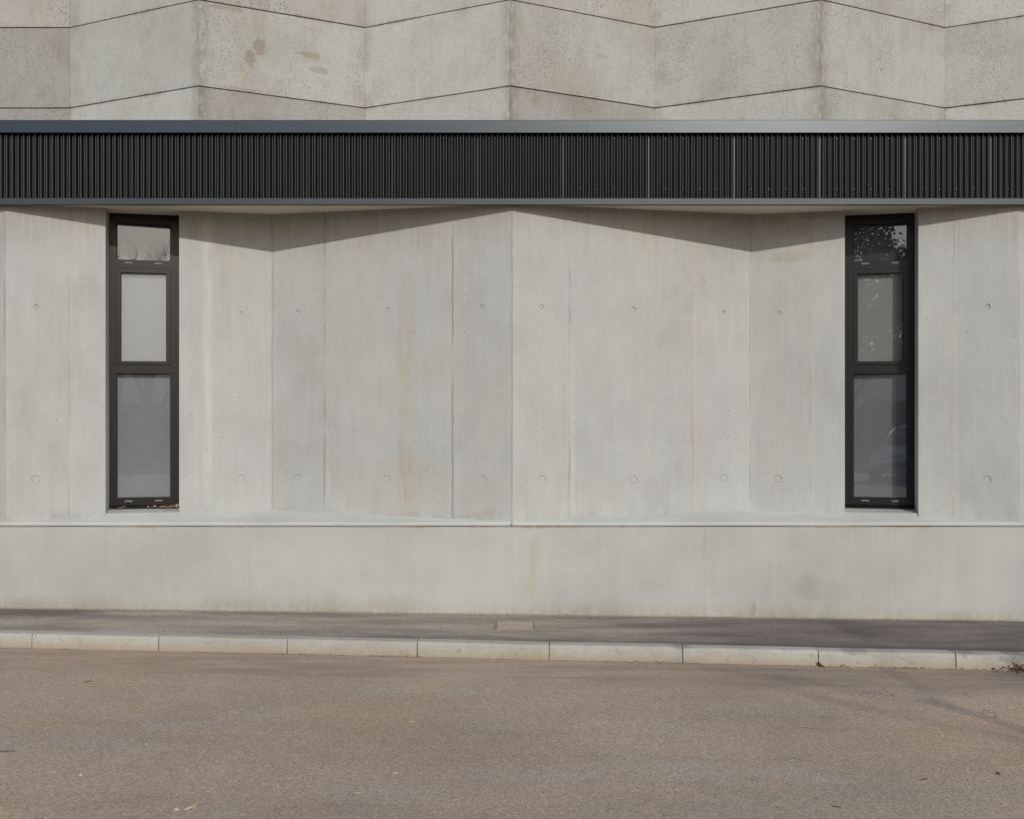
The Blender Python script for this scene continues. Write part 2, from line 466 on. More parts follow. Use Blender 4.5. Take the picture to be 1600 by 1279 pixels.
for px_x, zu, zl in ((-4.113,2.735,1.247),(-2.439,2.715,1.227),(-1.932,2.727,1.233),(-1.097,2.732,1.239),(-.26,2.736,1.246),
                     (.255,2.736,1.241),(1.074,2.731,1.229),(1.902,2.720,1.233),(2.406,2.721,1.227),(4.113,2.736,1.241)):
    HOLES += [(px_x, zu, random.uniform(.018,.025), .012), (px_x + random.uniform(-.01,.01), zl, random.uniform(.033,.041), .010)]
HOLES += [(-2.10,1.01,.012,.008), (2.70,3.585,.022,.006), (1.74,3.585,.022,.006)]
def facade(xa, xb, ja, jb):
    m = MB(); m.prism(plan(xa, xb, ja, jb), .862, TOPZ+.06)
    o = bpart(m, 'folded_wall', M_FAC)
    cut = MB()
    for hx, hz, r, d in HOLES:
        if not xa+.05 < hx < xb-.05: continue
        s = SLOPE if wall_y(hx+.01) > wall_y(hx) else -SLOPE
        L = math.hypot(1, s); u = Vector((1/L, s/L, 0)); nn = Vector((-s/L, 1/L, 0))
        c = Vector((hx, wall_y(hx), hz)); n = 20; v = []; off = random.uniform(-.15,.15)*r
        prof = ((-.01, r*1.05), (d*.5, r*.96), (d, r*.75)) if r < .015 else ((-.01, r*1.05), (d*.55, r*.97), (d*.75, r*.86), (d*random.uniform(.3,.8), r*random.uniform(.62,.78)))
        for dd, rr in prof:
            for k in range(n):
                a = 2*math.pi*k/n; w = 1 + .06*math.sin(2*a + hx*9)
                v.append(c + nn*dd + u*math.cos(a)*rr*w + Vector((0,0,math.sin(a)*rr*w + off*(dd > d*.2))))
        q = len(prof)
        f = [(i*n+k, i*n+(k+1) % n, (i+1)*n+(k+1) % n, (i+1)*n+k) for i in range(q-1) for k in range(n)]
        f += [tuple(range(n))[::-1], tuple(range((q-1)*n, q*n))]
        cut.add(v, f)
    if cut.v:
        co = cut.build('cutter', M_FAC, BR, BB)
        md = o.modifiers.new('holes', 'BOOLEAN'); md.operation = 'DIFFERENCE'; md.solver = 'EXACT'; md.object = co
        bpy.context.view_layer.update()
        dg = bpy.context.evaluated_depsgraph_get()
        me = bpy.data.meshes.new_from_object(o.evaluated_get(dg))
        o.modifiers.clear(); old = o.data; o.data = me; bpy.data.meshes.remove(old)
        cm = co.data; bpy.data.objects.remove(co); bpy.data.meshes.remove(cm)
    return o
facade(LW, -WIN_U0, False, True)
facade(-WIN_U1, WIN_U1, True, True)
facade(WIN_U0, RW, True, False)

# --- windows
def window(side):
    """side -1: left window, +1: right window (mirror image)"""
    x0, x1 = -WIN_U0, -WIN_U1
    A = Vector((x0, wall_y(x0), 0)); B = Vector((x1, wall_y(x1), 0))
    u = (B-A).normalized(); n = Vector((-u.y, u.x, 0)); Wd = (B-A).length
    def fr(a, d, z):
        p = A + u*a + n*d; return (p.x if side < 0 else -p.x, p.y, z)
    F = .25; g_ = .002
    # frame: head, jambs, rails in one welded frame
    m = MB()
    Z0, Z1, Z2, Z3, Z4, Z5 = .985, 1.05, 2.175, 2.256, 3.125, 3.600
    U0, U1 = .060, .528
    m.box((g_,F,Z0), (U0,F+.07,Z5), fr); m.box((U1,F,Z0), (Wd-g_,F+.07,Z5), fr)
    m.box((U0,F+.001,Z0), (U1,F+.07,Z1), fr); m.box((U0,F+.001,Z2), (U1,F+.07,Z3-.004), fr)
    m.box((U0,F+.001,3.195), (U1,F+.07,Z4+.003), fr); m.box((U0,F+.001,3.53), (U1,F+.07,Z5), fr)
    w = bpart(m, 'window', M_FRAME)
    w['label'] = ('left window with bare branches and pale blinds in its panes' if side < 0 else
                  'right window with foliage and a car reflected in its dark panes')
    # shadow gaps round the frame
    m = MB(); m.frame((-.006,.93,Wd+.006,3.63), (U0-.02,1.0,U1+.02,3.58), F+.012, F+.05, fr)
    bpart(m, 'gasket', M_GASKET, w)
    # opening sash
    m = MB(); s0, s1 = .062, .526
    m.frame((s0,Z3,s1,Z4), (.096,2.282,.492,3.083), F-.004, F+.055, fr)
    sash = bpart(m, 'sash', M_FRAME, w)
    m = MB(); m.frame((.094,2.280,.494,3.085), (.101,2.287,.487,3.078), F+.012, F+.03, fr)
    m.frame((U0-.002,Z1-.002,U1+.002,Z2+.002), (U0+.006,Z1+.006,U1-.006,Z2-.006), F+.015, F+.03, fr)
    m.frame((U0-.002,3.193,U1+.002,3.532), (U0+.006,3.201,U1-.006,3.524), F+.015, F+.03, fr)
    bpart(m, 'glazing_bead', M_GASKET, w)
    for (a, b, c, d, dp, mm) in ((.090,2.274,.498,3.091,F+.024,M_GLASS_OBSCURE if side < 0 else M_GLASS), (U0-.005,Z1-.005,U1+.005,Z2+.005,F+.028,M_GLASS), (U0-.005,3.19,U1+.005,3.535,F+.028,M_GLASS)):
        m = MB(); m.add([fr(a,dp,b), fr(c,dp,b), fr(c,dp,d), fr(a,dp,d)], [(0,1,2,3)])
        bpart(m, 'pane', mm, w)
    m = MB(); m.box((.05,F+.066,2.20), (.54,F+.069,3.15), fr); bpart(m, 'blind', M_BLIND_PALE if side < 0 else M_BLIND_SOFT, w)
    m = MB(); m.box((.03,F+.074,1.0), (.56,F+.078,2.195), fr); bpart(m, 'blind', M_BLIND_MID if side < 0 else M_BLIND, w)
    m = MB(); m.box((.03,F+.12,3.1), (.56,F+.124,3.6), fr); bpart(m, 'blind', M_BLIND, w)
    for z in (3.172, 1.024):
        for a in (.165, .425):
            m = MB(); m.box((a-.033,F-.005,z-.007), (a+.033,F+.004,z+.007), fr)
            m.box((a-.012,F-.008,z-.004), (a+.022,F-.003,z+.003), fr)
            bpart(m, 'drain_cap', M_CAPLET, w)
    # sill flashing and concrete sill
    m = MB(); m.add([fr(.004,F-.035,.972), fr(Wd-.004,F-.035,.972), fr(Wd-.004,F+.02,.984), fr(.004,F+.02,.984),
                     fr(.004,F-.035,.966), fr(Wd-.004,F-.035,.966), fr(Wd-.004,F+.02,.960), fr(.004,F+.02,.960)],
                    [(0,1,2,3),(4,7,6,5),(0,4,5,1),(1,5,6,2),(2,6,7,3),(3,7,4,0)])
    bpart(m, 'sill_flashing', M_FRAME, w)
    m = MB(); nseg = 14; prof = [(.012,.90),(.012,.931),(.02,.938),(.30,.960),(.42,.962),(.42,.90)]; k = len(prof); v = []
    for i in range(nseg+1):
        a = .001 + (Wd-.002)*i/nseg
        for j, (d, z) in enumerate(prof):
            wv = mnoise.noise((a*9, side*3.3, j))*.004 if j in (1,2) else 0
            v.append(fr(a, d + wv, z + wv*.6))
    f = [(i*k+j, i*k+(j+1) % k, (i+1)*k+(j+1) % k, (i+1)*k+j) for i in range(nseg) for j in range(k)]
    f += [tuple(range(k)), tuple(range(nseg*k, nseg*k+k))]
    m.add(v, f); bpart(m, 'sill', M_LEDGE, w)
    # dim box behind the glass
    m = MB(); m.box((-.2,F+.16,.9), (.75,F+.2,3.62), fr); bpart(m, 'back_board', M_ROOM, w)
    return fr
frL = window(-1); frR = window(1)

# --- roof slab, soffit, fascia
mb = MB(); mb.box((LW,9.392,TOPZ), (RW,10.6,4.10)); bpart(mb, 'soffit_slab', M_SOFFIT)
mb = MB(); mb.box((LW,10.6,4.0), (RW,17.6,4.11)); bpart(mb, 'roof', simple('roof_gravel', (.16,.15,.14), .95, scale=60))
mb = MB(); mb.box((LW,9.374,3.64), (RW,9.39,4.26)); bpart(mb, 'cladding_backing', M_DARK)
P, SHEET = .7315/15, .7315
X0S = -1.025
def sheet(xs):
    """one corrugated sheet, from joint to joint; its last trough is a flat lap strip"""
    m = MB(); z0, z1 = 3.646, 4.235; yc, am = 9.3535, .0140; pts = []
    N = 12
    x = 0
    for i in range(1, 15*N):
        ph = i/N; xx = ph*P
        if xx < .002 or xx > 15*P-.001: continue
        pts.append((xx, yc + am*math.cos(2*math.pi*ph)))
    pts = [(0, yc+am)] + pts + [(SHEET, yc+am)]
    tilt = random.uniform(-.0006,.0006)
    v = [(xs+a, b + tilt, z0) for a, b in pts] + [(xs+a, b - tilt, z1) for a, b in pts]
    n = len(pts)
    m.add(v, [(i, i+1, n+i+1, n+i) for i in range(n-1)])
    m.box((xs-.0072, yc+am-.0045, z0), (xs+.0072, yc+am-.0015, z1), None, 2)      # flat lap of the sheet edge
    for k in range(5):
        for z in (4.166, 3.732):
            cx = xs + k*3*P + (0 if k else .001) + random.uniform(-.001,.001); cy = yc+am-(.003 if k else .0045); r = .0055; q = 8; zz = z + random.uniform(-.003,.003)
            vv = [(cx+r*math.cos(2*math.pi*j/q), cy-.001, zz+r*math.sin(2*math.pi*j/q)) for j in range(q)]
            vv += [(cx+r*.8*math.cos(2*math.pi*j/q), cy-.006, zz+r*.8*math.sin(2*math.pi*j/q)) for j in range(q)]
            ff = [(j, (j+1) % q, q+(j+1) % q, q+j) for j in range(q)] + [tuple(range(q, 2*q))]
            m.add(vv, ff, 1)
    o = bpart(m, 'corrugated_sheet', [M_CORR, M_SCREW, M_LAP])
    for p in o.data.polygons: p.use_smooth = p.material_index == 0
    return o
for i in range(-10, 13): sheet(X0S + SHEET*i)
def flashing(name, prof, cuts, mat, gap=.0015):
    for i in range(len(cuts)-1):
        a, b = cuts[i]+gap/2, cuts[i+1]-gap/2
        t = random.uniform(-.0008,.0008)
        v = [(a,y+t,z) for y, z in prof] + [(b,y+t,z) for y, z in prof]
        n = len(prof); m = MB()
        m.add(v, [(j,(j+1) % n,n+(j+1) % n,n+j) for j in range(n)] + [tuple(range(n))[::-1], tuple(range(n,2*n))])
        bpart(m, name, mat)
flashing('cap_flashing', [(9.300,4.201),(9.300,4.304),(9.304,4.308),(9.60,4.295),(9.60,4.285),(9.308,4.292),(9.306,4.201)], [LW,-5.1,-2.35,.64,3.62,6.6,RW], M_CAP)
flashing('drip_trim', [(9.334,3.597),(9.334,3.648),(9.337,3.651),(9.372,3.652),(9.372,3.646),(9.340,3.646),(9.340,3.601),(9.393,3.601),(9.393,3.597)], [LW,-5.0,-1.985,2.055,5.1,RW], M_TRIM)

# ------------------------------------------------------------------ tall folded wall behind
def tower_mat(name, pore, dirt, tint):
    g = G(name); X, Z = g.X, g.Z
    oi = g.n('ShaderNodeObjectInfo')
    base = tuple(a*b for a, b in zip((.385,.384,.367), tint))
    c = g.mix(oi.outputs['Random'], tuple(v*.95 for v in base), tuple(v*1.05 for v in base))
    cl = g.noise(.9, 5, .6, v=g.scaled((1,1,1), off=(1,4,2)))
    c = g.mix(g.mul(g.rng(cl, .42, .7), .4 + .4*dirt), c, g.mix(1, c, (.86,.81,.75), 'MULTIPLY'))
    st = g.noise(5, 5, .62, v=g.scaled((2.4,2.4,.3)))
    c = g.mix(g.mul(g.rng(st, .47, .72), .16 + .16*dirt), c, g.mix(1, c, (.80,.76,.72), 'MULTIPLY'))
    med = g.noise(34, 4, .7)
    c = g.mix(g.mul(g.rng(g.noise(2.6, 6, .7), .46, .66), .5), c, g.mix(1, c, (.87,.845,.81), 'MULTIPLY'))
    c = g.mix(g.rng(med, .28, .72), g.mix(1, c, (.88,.88,.87), 'MULTIPLY'), g.mix(1, c, (1.08,1.08,1.08), 'MULTIPLY'))
    # open pores of weathered concrete
    vo = g.voro(31, v=g.scaled((1,1,.85)))
    dens = g.rng(g.noise(1.3, 4, .6, v=g.scaled((1,1,1), off=(9,1,3))), .36, .66)
    po = g.mul(g.rng(g.add(vo, g.mul(g.noise(70, 2), .2)), .31, .47, 1, 0), dens)
    c = g.mix(g.mul(po, pore), c, (.135,.12,.10))
    vo2 = g.voro(9, v=g.scaled((1,1,.9), off=(2,2,2)))
    sel = g.m('GREATER_THAN', g.noise(3.1, 1), .54)
    c = g.mix(g.mul(g.mul(g.rng(vo2, .06, .13, 1, 0), sel), .5*pore+.2), c, (.14,.12,.10))
    # dirt creeping in from the folds and the joints
    fold = g.m('ABSOLUTE', g.sub(g.m('PINGPONG', g.add(g.add(X, .03), 43.5), 2.175), 0))   # 0 on a ridge, 2.175 in a valley
    rg = g.noise(8, 5, .7, v=g.scaled((2,2,.8)))
    e1 = g.mul(g.rng(g.add(fold, g.mul(g.sub(rg, .5), .22)), .03, .20, 1, 0), g.rng(rg, .35, .6))
    c = g.mix(g.mul(e1, .38 + .25*dirt), c, (.20,.165,.125))
    e2 = g.mul(g.rng(g.sub(2.175, fold), .0, .22, 1, 0), g.rng(g.noise(3, 4, .6), .4, .65))
    c = g.mix(g.mul(e2, .35), c, (.25,.22,.19))
    zj = g.m('PINGPONG', g.add(Z, -6.368+1.205*8), .6025)
    e3 = g.mul(g.rng(g.add(zj, g.mul(g.sub(rg, .5), .16)), -.02, .055, 1, 0), g.rng(g.noise(2.2, 4, .6), .46, .62))
    c = g.mix(g.mul(e3, .5), c, (.21,.165,.12))
    # lichen
    li = g.noise(5.5, 4, .6, v=g.scaled((1,1,1), off=(5,5,5)))
    c = g.mix(g.mul(g.rng(li, .715, .76), .55), c, (.46,.33,.12))
    h = g.add(g.mul(med, .3), g.mul(g.mul(po, pore), -1))
    return g, c, h
TIES = []
def spots_on(g, c, lst):
    for x, z, rx, rz, col, k in lst:
        c = g.mix(g.mul(g.spot(x, z, rx, rz, wob=.40, scale=15, hard=.13), g.mul(k, g.rng(g.noise(60, 3, .7), .34, .54, .5, 1))), c, col)
    return c
def finish(t): g, c, h = t; return g.done(g.pbr(c, .9, 0, .2, g.bump(h, .55, .008)))
BRN = (.25,.205,.158)
gA = tower_mat('weathered_panel_pored', .62, 1.0, (1.0,1.0,.98))
# brown delaminated patches on the panel over the left window
gA = (gA[0], spots_on(gA[0], gA[1], [(-3.62,7.04,.085,.12,BRN,.85),(-3.74,6.87,.07,.11,BRN,.85),(-2.95,7.03,.16,.05,BRN,.6),(-2.83,6.83,.11,.06,BRN,.55),
     (-3.85,6.60,.05,.045,(.42,.34,.22),.6), (1.32,7.0,.10,.04,BRN,.35), (-4.05,7.52,.22,.03,BRN,.6), (-3.5,7.60,.25,.035,BRN,.6), (-3.9,6.40,.35,.02,BRN,.5),
     (-3.86,6.22,.025,.045,(.5,.36,.13),.7), (.55,6.62,.05,.03,(.42,.36,.24),.5)]), gA[2])
M_TA = finish(gA)
M_TB = finish(tower_mat('weathered_panel_pale', .26, .15, (1.30,1.30,1.275)))
M_TC = finish(tower_mat('weathered_panel_grimy', .5, 1.6, (.84,.82,.81)))
M_TE = finish(tower_mat('weathered_panel_dusty', .42, .7, (1.17,1.165,1.13)))
M_TD = finish(tower_mat('weathered_panel_rough', .95, .8, (1.0,.97,.94)))

TR = empty('folded_concrete_block', (0, 15.3, 4.11))
tag(TR, 'taller weathered concrete block of zigzag panels rising behind the black fascia', 'building')
tw = [(-10.6,16.42),(-6.63,16.42)] + [(-.03 + 2.175*k, 15.3 if k % 2 == 0 else 16.42) for k in range(-2, 5)] + [(10.85,16.42)]
courses = [(4.11,5.165),(5.165,6.368),(6.368,7.573),(7.573,8.78),(8.78,9.98)]
for ci, (za, zb) in enumerate(courses):
    for fi in range(len(tw)-1):
        (xa, ya), (xb, yb) = tw[fi], tw[fi+1]
        gapz = .0082
        m = MB(); dy = random.uniform(-.003,.003); dz = random.uniform(-.002,.002)
        e = .0015
        d = Vector((xb-xa, yb-ya, 0)).normalized()*e
        m.prism([(xa+d.x,ya+d.y+dy),(xb-d.x,yb-d.y+dy),(xb-d.x,yb+.16),(xa+d.x,ya+.16)], za+gapz+dz, zb-gapz+dz)
        left_flat = fi == 0
        falls = yb > ya + .1
        mt = M_TC if left_flat else (M_TA if falls else M_TB)
        if ci == 1 and falls and fi in (2,4): mt = M_TC
        if ci == 3 and left_flat: mt = M_TD
        if ci == 3 and fi in (2,4): mt = M_TD
        if ci == 2 and fi in (5,7): mt = M_TE
        m.build('wall_panel', mt, TR, TR.location)
mb = MB()
for fi in range(len(tw)-1):
    (xa, ya), (xb, yb) = tw[fi], tw[fi+1]
    mb.prism([(xa,ya+.05),(xb,yb+.05),(xb,17.4),(xa,17.4)], 4.115, 9.95)
mb.build('core', simple('joint_dirt', (.035,.028,.02), .95), TR, TR.location)

# ------------------------------------------------------------------ ground
def asphalt_road():
    g = G('dusty_asphalt'); X, Y = g.X, g.Y
    big = g.noise(.45, 5, .6); b2 = g.noise(1.6, 5, .65, v=g.scaled((.6,1.5,1), off=(3,3,0)))
    c = g.mix(g.rng(big, .35, .65), (.378,.300,.231), (.450,.353,.267))
    c = g.mix(g.mul(g.rng(b2, .5, .72), .6), c, (.425,.375,.320))
    c = g.mix(g.mul(g.rng(g.noise(2.6, 4, .6, v=g.scaled((.8,1.3,1), off=(8,1,0))), .52, .72), .4), c, (.440,.345,.258))
    bandn = g.noise(.9, 5, .62, v=g.scaled((.22,1.25,1), off=(2,5,0), rot=(0,0,R(3))))
    c = g.mix(g.mul(g.rng(bandn, .46, .68), .55), c, g.mix(1, c, (.83,.815,.82), 'MULTIPLY'))
    pat = g.noise(.55, 6, .66, v=g.scaled((.8,1.4,1), off=(11,3,0)))
    c = g.mix(g.mul(g.rng(pat, .50, .64), .6), c, g.mix(1, c, (1.08,1.02,.94), 'MULTIPLY'))
    oil = g.noise(1.9, 4, .6, v=g.scaled((1,1.6,1), off=(4,9,0)))
    c = g.mix(g.mul(g.rng(oil, .64, .76), .35), c, (.23,.195,.165))
    # stones of the wearing course
    vo = g.n('ShaderNodeTexVoronoi'); vo.inputs['Scale'].default_value = 125; g.set(vo.inputs['Vector'], g.pos())
    rnd = g.n_sep(vo.outputs['Color'])
    # gutter strip along the kerb: finer, darker
    dist = g.sub(8.2557, g.add(Y, g.mul(X, .0559)))     # metres in front of the kerb face
    dw = g.add(dist, g.mul(g.sub(g.noise(2.2, 4, .6), .5), .35))
    gut = g.rng(dw, .52, .86, 1, 0)
    stone = g.ramp(rnd, [(0,.58),(.16,.85),(.5,1.0),(.8,1.08),(.94,1.18),(1,1.55)])
    stone = g.mix(g.mul(gut, .6), stone, (1,1,1))
    c = g.mix(.85, c, stone, 'MULTIPLY')
    v2 = g.n('ShaderNodeTexVoronoi'); v2.inputs['Scale'].default_value = 38; g.set(v2.inputs['Vector'], g.pos())
    s2 = g.mul(g.rng(v2.outputs['Distance'], .10, .22, 1, 0), g.m('GREATER_THAN', g.n_sep(v2.outputs['Color']), .80))
    s2 = g.mul(s2, g.rng(g.noise(1.1, 3), .42, .62))
    c = g.mix(g.mul(s2, g.sub(.8, g.mul(gut, .6))), c, (.055,.046,.038))
    v3 = g.n('ShaderNodeTexVoronoi'); v3.inputs['Scale'].default_value = 27; g.set(v3.inputs['Vector'], g.scaled((1,1,1), off=(.3,.7,0)))
    grit = g.noise(42, 5, .72); c = g.mix(g.rng(grit, .32, .68), g.mix(1, c, (.90,.895,.89), 'MULTIPLY'), g.mix(1, c, (1.09,1.09,1.085), 'MULTIPLY'))
    s3 = g.mul(g.rng(v3.outputs['Distance'], .07, .15, 1, 0), g.m('GREATER_THAN', g.n_sep(v3.outputs['Color']), .965))
    c = g.mix(g.mul(s3, .7), c, (.36,.33,.29))
    streak = g.noise(2.2, 5, .65, v=g.scaled((.45,3.5,1), rot=(0,0,R(3.2))))
    gd = g.mul(gut, g.rng(streak, .36, .62))
    c = g.mix(g.mul(gd, .6), c, g.mix(1, c, (.66,.66,.68), 'MULTIPLY'))
    gr = g.mul(gut, g.rng(X, .8, 3.6)); c = g.mix(g.mul(gr, .45), c, g.mix(1, c, (.62,.62,.65), 'MULTIPLY'))
    # ochre dust swept against the kerb
    f = g.rng(g.add(dist, g.mul(g.sub(g.noise(7, 4), .5), .12)), .0, .14, 1, 0)
    c = g.mix(g.mul(f, .55), c, (.40,.315,.235))
    f = g.mul(g.rng(g.add(dist, g.mul(g.sub(g.noise(24, 4), .5), .05)), -.01, .03, 1, 0), g.rng(g.noise(3.3, 3), .4, .6))
    c = g.mix(g.mul(f, .7), c, (.10,.062,.035))
    # tar smear and cracks
    c = g.mix(g.mul(g.spot(-3.0, 5.94, .32, .022, wob=.22, scale=11, ax=Y), .6), c, (.075,.066,.062))
    cr = g.voro(.55, v=g.add_v(g.scaled((1,1,1)), g.noise(2.5, 4)), feature='DISTANCE_TO_EDGE')
    f = g.mul(g.mul(g.rng(cr, .002, .007, 1, 0), g.rng(X, 1.2, 2.4)), g.rng(g.noise(2, 3), .45, .6))
    c = g.mix(g.mul(f, .65), c, (.06,.052,.045))
    h = g.add(g.mul(vo.outputs['Distance'], g.sub(1, g.mul(gut, .75))), g.mul(g.noise(300, 2), .5))
    return g.done(g.pbr(c, .88, 0, .25, g.bump(h, .35, .005)))
def _addv(self, a, b):
    k = self.n('ShaderNodeVectorMath'); k.operation = 'ADD'; self.set(k.inputs[0], a); self.set(k.inputs[1], b); return k.outputs[0]
G.add_v = _addv

def asphalt_pavement():
    g = G('pavement_asphalt'); X, Y = g.X, g.Y
    st = g.noise(1.5, 6, .66, v=g.scaled((.7,3.2,1), rot=(0,0,R(2))))
    c = g.mix(g.rng(st, .30, .70), (.235,.200,.168), (.40,.345,.290))
    # the newer dark length on the right, and the dark end on the left along the wall
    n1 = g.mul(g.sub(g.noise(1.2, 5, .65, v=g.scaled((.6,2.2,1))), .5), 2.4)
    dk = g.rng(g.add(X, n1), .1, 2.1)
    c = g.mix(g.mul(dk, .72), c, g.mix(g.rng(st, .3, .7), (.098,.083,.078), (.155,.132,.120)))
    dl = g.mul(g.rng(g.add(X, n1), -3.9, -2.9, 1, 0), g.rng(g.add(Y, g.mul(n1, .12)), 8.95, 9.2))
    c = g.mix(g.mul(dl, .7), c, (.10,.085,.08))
    dist = g.sub(g.add(Y, g.mul(X, .0559)), 8.376)
    dd = g.add(dist, g.mul(g.sub(g.noise(2.4, 5, .65, v=g.scaled((.7,2,1))), .5), .34))
    f = g.mul(g.rng(dd, .02, .2, 1, 0), g.rng(X, -3.2, -.6)); c = g.mix(g.mul(f, .7), c, (.10,.084,.078))
    vo = g.n('ShaderNodeTexVoronoi'); vo.inputs['Scale'].default_value = 130; g.set(vo.inputs['Vector'], g.pos())
    c = g.mix(.7, c, g.ramp(g.n_sep(vo.outputs['Color']), [(0,.62),(.3,.9),(.7,1.06),(1,1.45)]), 'MULTIPLY')
    fw = g.rng(g.add(Y, g.mul(g.sub(g.noise(9, 4), .5), .08)), 9.30, 9.335); c = g.mix(g.mul(fw, .5), c, (.26,.20,.145))
    h = g.add(vo.outputs['Distance'], g.mul(st, 1.5))
    return g.done(g.pbr(c, .86, 0, .28, g.bump(h, .4, .005)))

def grid(name, xs, ys, zf, mat):
    v = [(x, y, zf(x, y)) for y in ys for x in xs]; n = len(xs)
    f = [(j*n+i, j*n+i+1, (j+1)*n+i+1, (j+1)*n+i) for j in range(len(ys)-1) for i in range(n-1)]
    return mesh_obj(name, v, f, mat)
def frange(a, b, n): return [a + (b-a)*i/n for i in range(n+1)]

# road: from behind the camera up to the kerb (runs 2 cm under it), sloping gently to the right
xs = frange(-11, 11, 60); v = []; n = len(xs)
for t in frange(0, 1, 24):
    for x in xs:
        y = -13 + (kerb_y(x) + .02 + 13)*t
        v.append((x, y, road_z(x) + .006*mnoise.noise((x*.35, y*.35, 0))*(1 - t**8)))
road = mesh_obj('road', v, [(j*n+i, j*n+i+1, (j+1)*n+i+1, (j+1)*n+i) for j in range(24) for i in range(n-1)], asphalt_road(), smooth=True)
tag(road, kind='structure')
v = []
for t in frange(0, 1, 6):
    for x in xs:
        a = kerb_y(x) + .11
        y = a + (9.36 - a)*t
        v.append((x, y, pave_z(x, y) + .003*mnoise.noise((x*.8, y*2, 4))))
pav = mesh_obj('pavement', v, [(j*n+i, j*n+i+1, (j+1)*n+i+1, (j+1)*n+i) for j in range(6) for i in range(n-1)], asphalt_pavement(), smooth=True)
tag(pav, kind='structure')
def grass_mat():
    g = G('dry_grass_ground'); a = g.noise(.6, 6, .65); b = g.noise(30, 4, .7)
    c = g.mix(g.rng(a, .35, .65), (.07,.075,.035), (.13,.11,.06)); c = g.mix(g.rng(b, .3, .7), g.mix(1, c, (.7,.7,.7), 'MULTIPLY'), c)
    return g.done(g.pbr(c, .95, 0, .1, g.bump(b, .6, .03)))
gr = grid('ground', [-600,-60,-11,-4,4,11,60,600], [-600,-90,-30,-13.2,0,30,600], lambda x, y: -.22 - .0098*max(-11, min(11, x)) - (.0 if y > -14 else .35), grass_mat())
tag(gr, kind='structure')

# ------------------------------------------------------------------ kerb stones
def kerb_mat():
    g = G('kerb_concrete'); Z = g.Z; X = g.X
    oi = g.n('ShaderNodeObjectInfo')
    c = g.mix(oi.outputs['Random'], (.375,.365,.328), (.425,.415,.378))
    cl = g.noise(5, 5, .65, v=g.scaled((1,2,2)))
    c = g.mix(g.mul(g.rng(cl, .45, .7), .5), c, g.mix(1, c, (.84,.82,.78), 'MULTIPLY'))
    f = g.noise(120, 3, .7); c = g.mix(g.rng(f, .3, .7), g.mix(1, c, (.92,.92,.92), 'MULTIPLY'), g.mix(1, c, (1.06,1.06,1.06), 'MULTIPLY'))
    hz = g.add(g.add(Z, g.mul(X, .0097)), g.mul(g.sub(g.noise(11, 4), .5), .06))
    c = g.mix(g.mul(g.rng(hz, -.035, .055, 1, 0), .7), c, (.33,.262,.178))
    c = g.mix(g.mul(g.rng(g.noise(2.1, 5, .7), .45, .68), .5), c, g.mix(1, c, (.90,.84,.74), 'MULTIPLY'))
    c = g.mix(g.mul(g.rng(g.noise(17, 5, .7), .55, .70), .5), c, (.21,.185,.155))
    # tyre scuffs on the right stones
    for a in ((2.55,.055,.10,.022), (1.28,.074,.07,.016), (3.36,.06,.11,.02), (3.72,.02,.10,.05)):
        c = g.mix(g.mul(g.spot(*a, wob=.5, scale=22, hard=.35), .42), c, (.13,.12,.115))
    return g.done(g.pbr(c, .85, 0, .25, g.bump(g.add(f, g.mul(cl, 2)), .3, .004)))
M_KERB = kerb_mat()
klabels = {-5: 'kerb stone cut off by the left edge of the photo', -4: 'pale kerb stone in front of the wall left of the left window',
  -3: 'pale kerb stone just below the right edge of the left window', -2: 'kerb stone with brown leaf crumbs along its foot, two left of the utility cover',
  -1: 'pale clean kerb stone directly in front of the speckled utility cover', 0: 'plain kerb stone one place right of the utility cover',
  1: 'kerb stone with a faint grey scuff, left of the one with the pale fallen leaf', 2: 'kerb stone with a dark tyre smear and a pale leaf at its left foot',
  3: 'shaded kerb stone at the right edge beside the pile of brown leaves'}
th = R(3.2); cth, sth = math.cos(th), math.sin(th)
for k in list(range(-8, 7)):
    xa, ya = .28 + k*cth, 8.24 - k*sth
    L = 1.0 - random.uniform(.005,.008)
    dz0, dz1, dyj = random.uniform(-.004,.004), random.uniform(-.004,.004), random.uniform(-.004,.004)
    prof = [(.006,-.25),(.006,-.10),(.0,.0-.012),(-.0,.0)]
    H = .115
    prof = [(.0,-.20),(.0,-.02),(.006,H-.022),(.010,H-.010),(.018,H-.003),(.030,H),(.12,H+.001),(.12,-.20)]
    v = []; nseg = 16; q = len(prof)
    for i in range(nseg+1):
        s = .003 + L*i/nseg; x = xa + s*cth; yb = ya - s*sth
        for j, (d, z) in enumerate(prof):
            chip = mnoise.noise((x*16, j*.7, 2))*.0034 + (.006*max(0, mnoise.noise((x*7, 5, 1)) - .35)) if 1 < j < 6 else 0
            base_z = kerb_top(x) - H + dz0 + (dz1-dz0)*i/nseg
            v.append((x + d*sth, yb + d*cth + dyj + chip, base_z + z + chip*.7))
    f = [(i*q+j, i*q+(j+1) % q, (i+1)*q+(j+1) % q, (i+1)*q+j) for i in range(nseg) for j in range(q)]
    f += [tuple(range(q)), tuple(range(nseg*q, nseg*q+q))]
    o = mesh_obj('kerb_stone', v, f, M_KERB, base=(xa, ya, kerb_top(xa)-H))
    tag(o, klabels.get(k, 'kerb stone beyond the left edge of the view' if k < 0 else 'kerb stone beyond the right edge of the view'), 'kerb stone', 'kerb stones along the pavement edge')
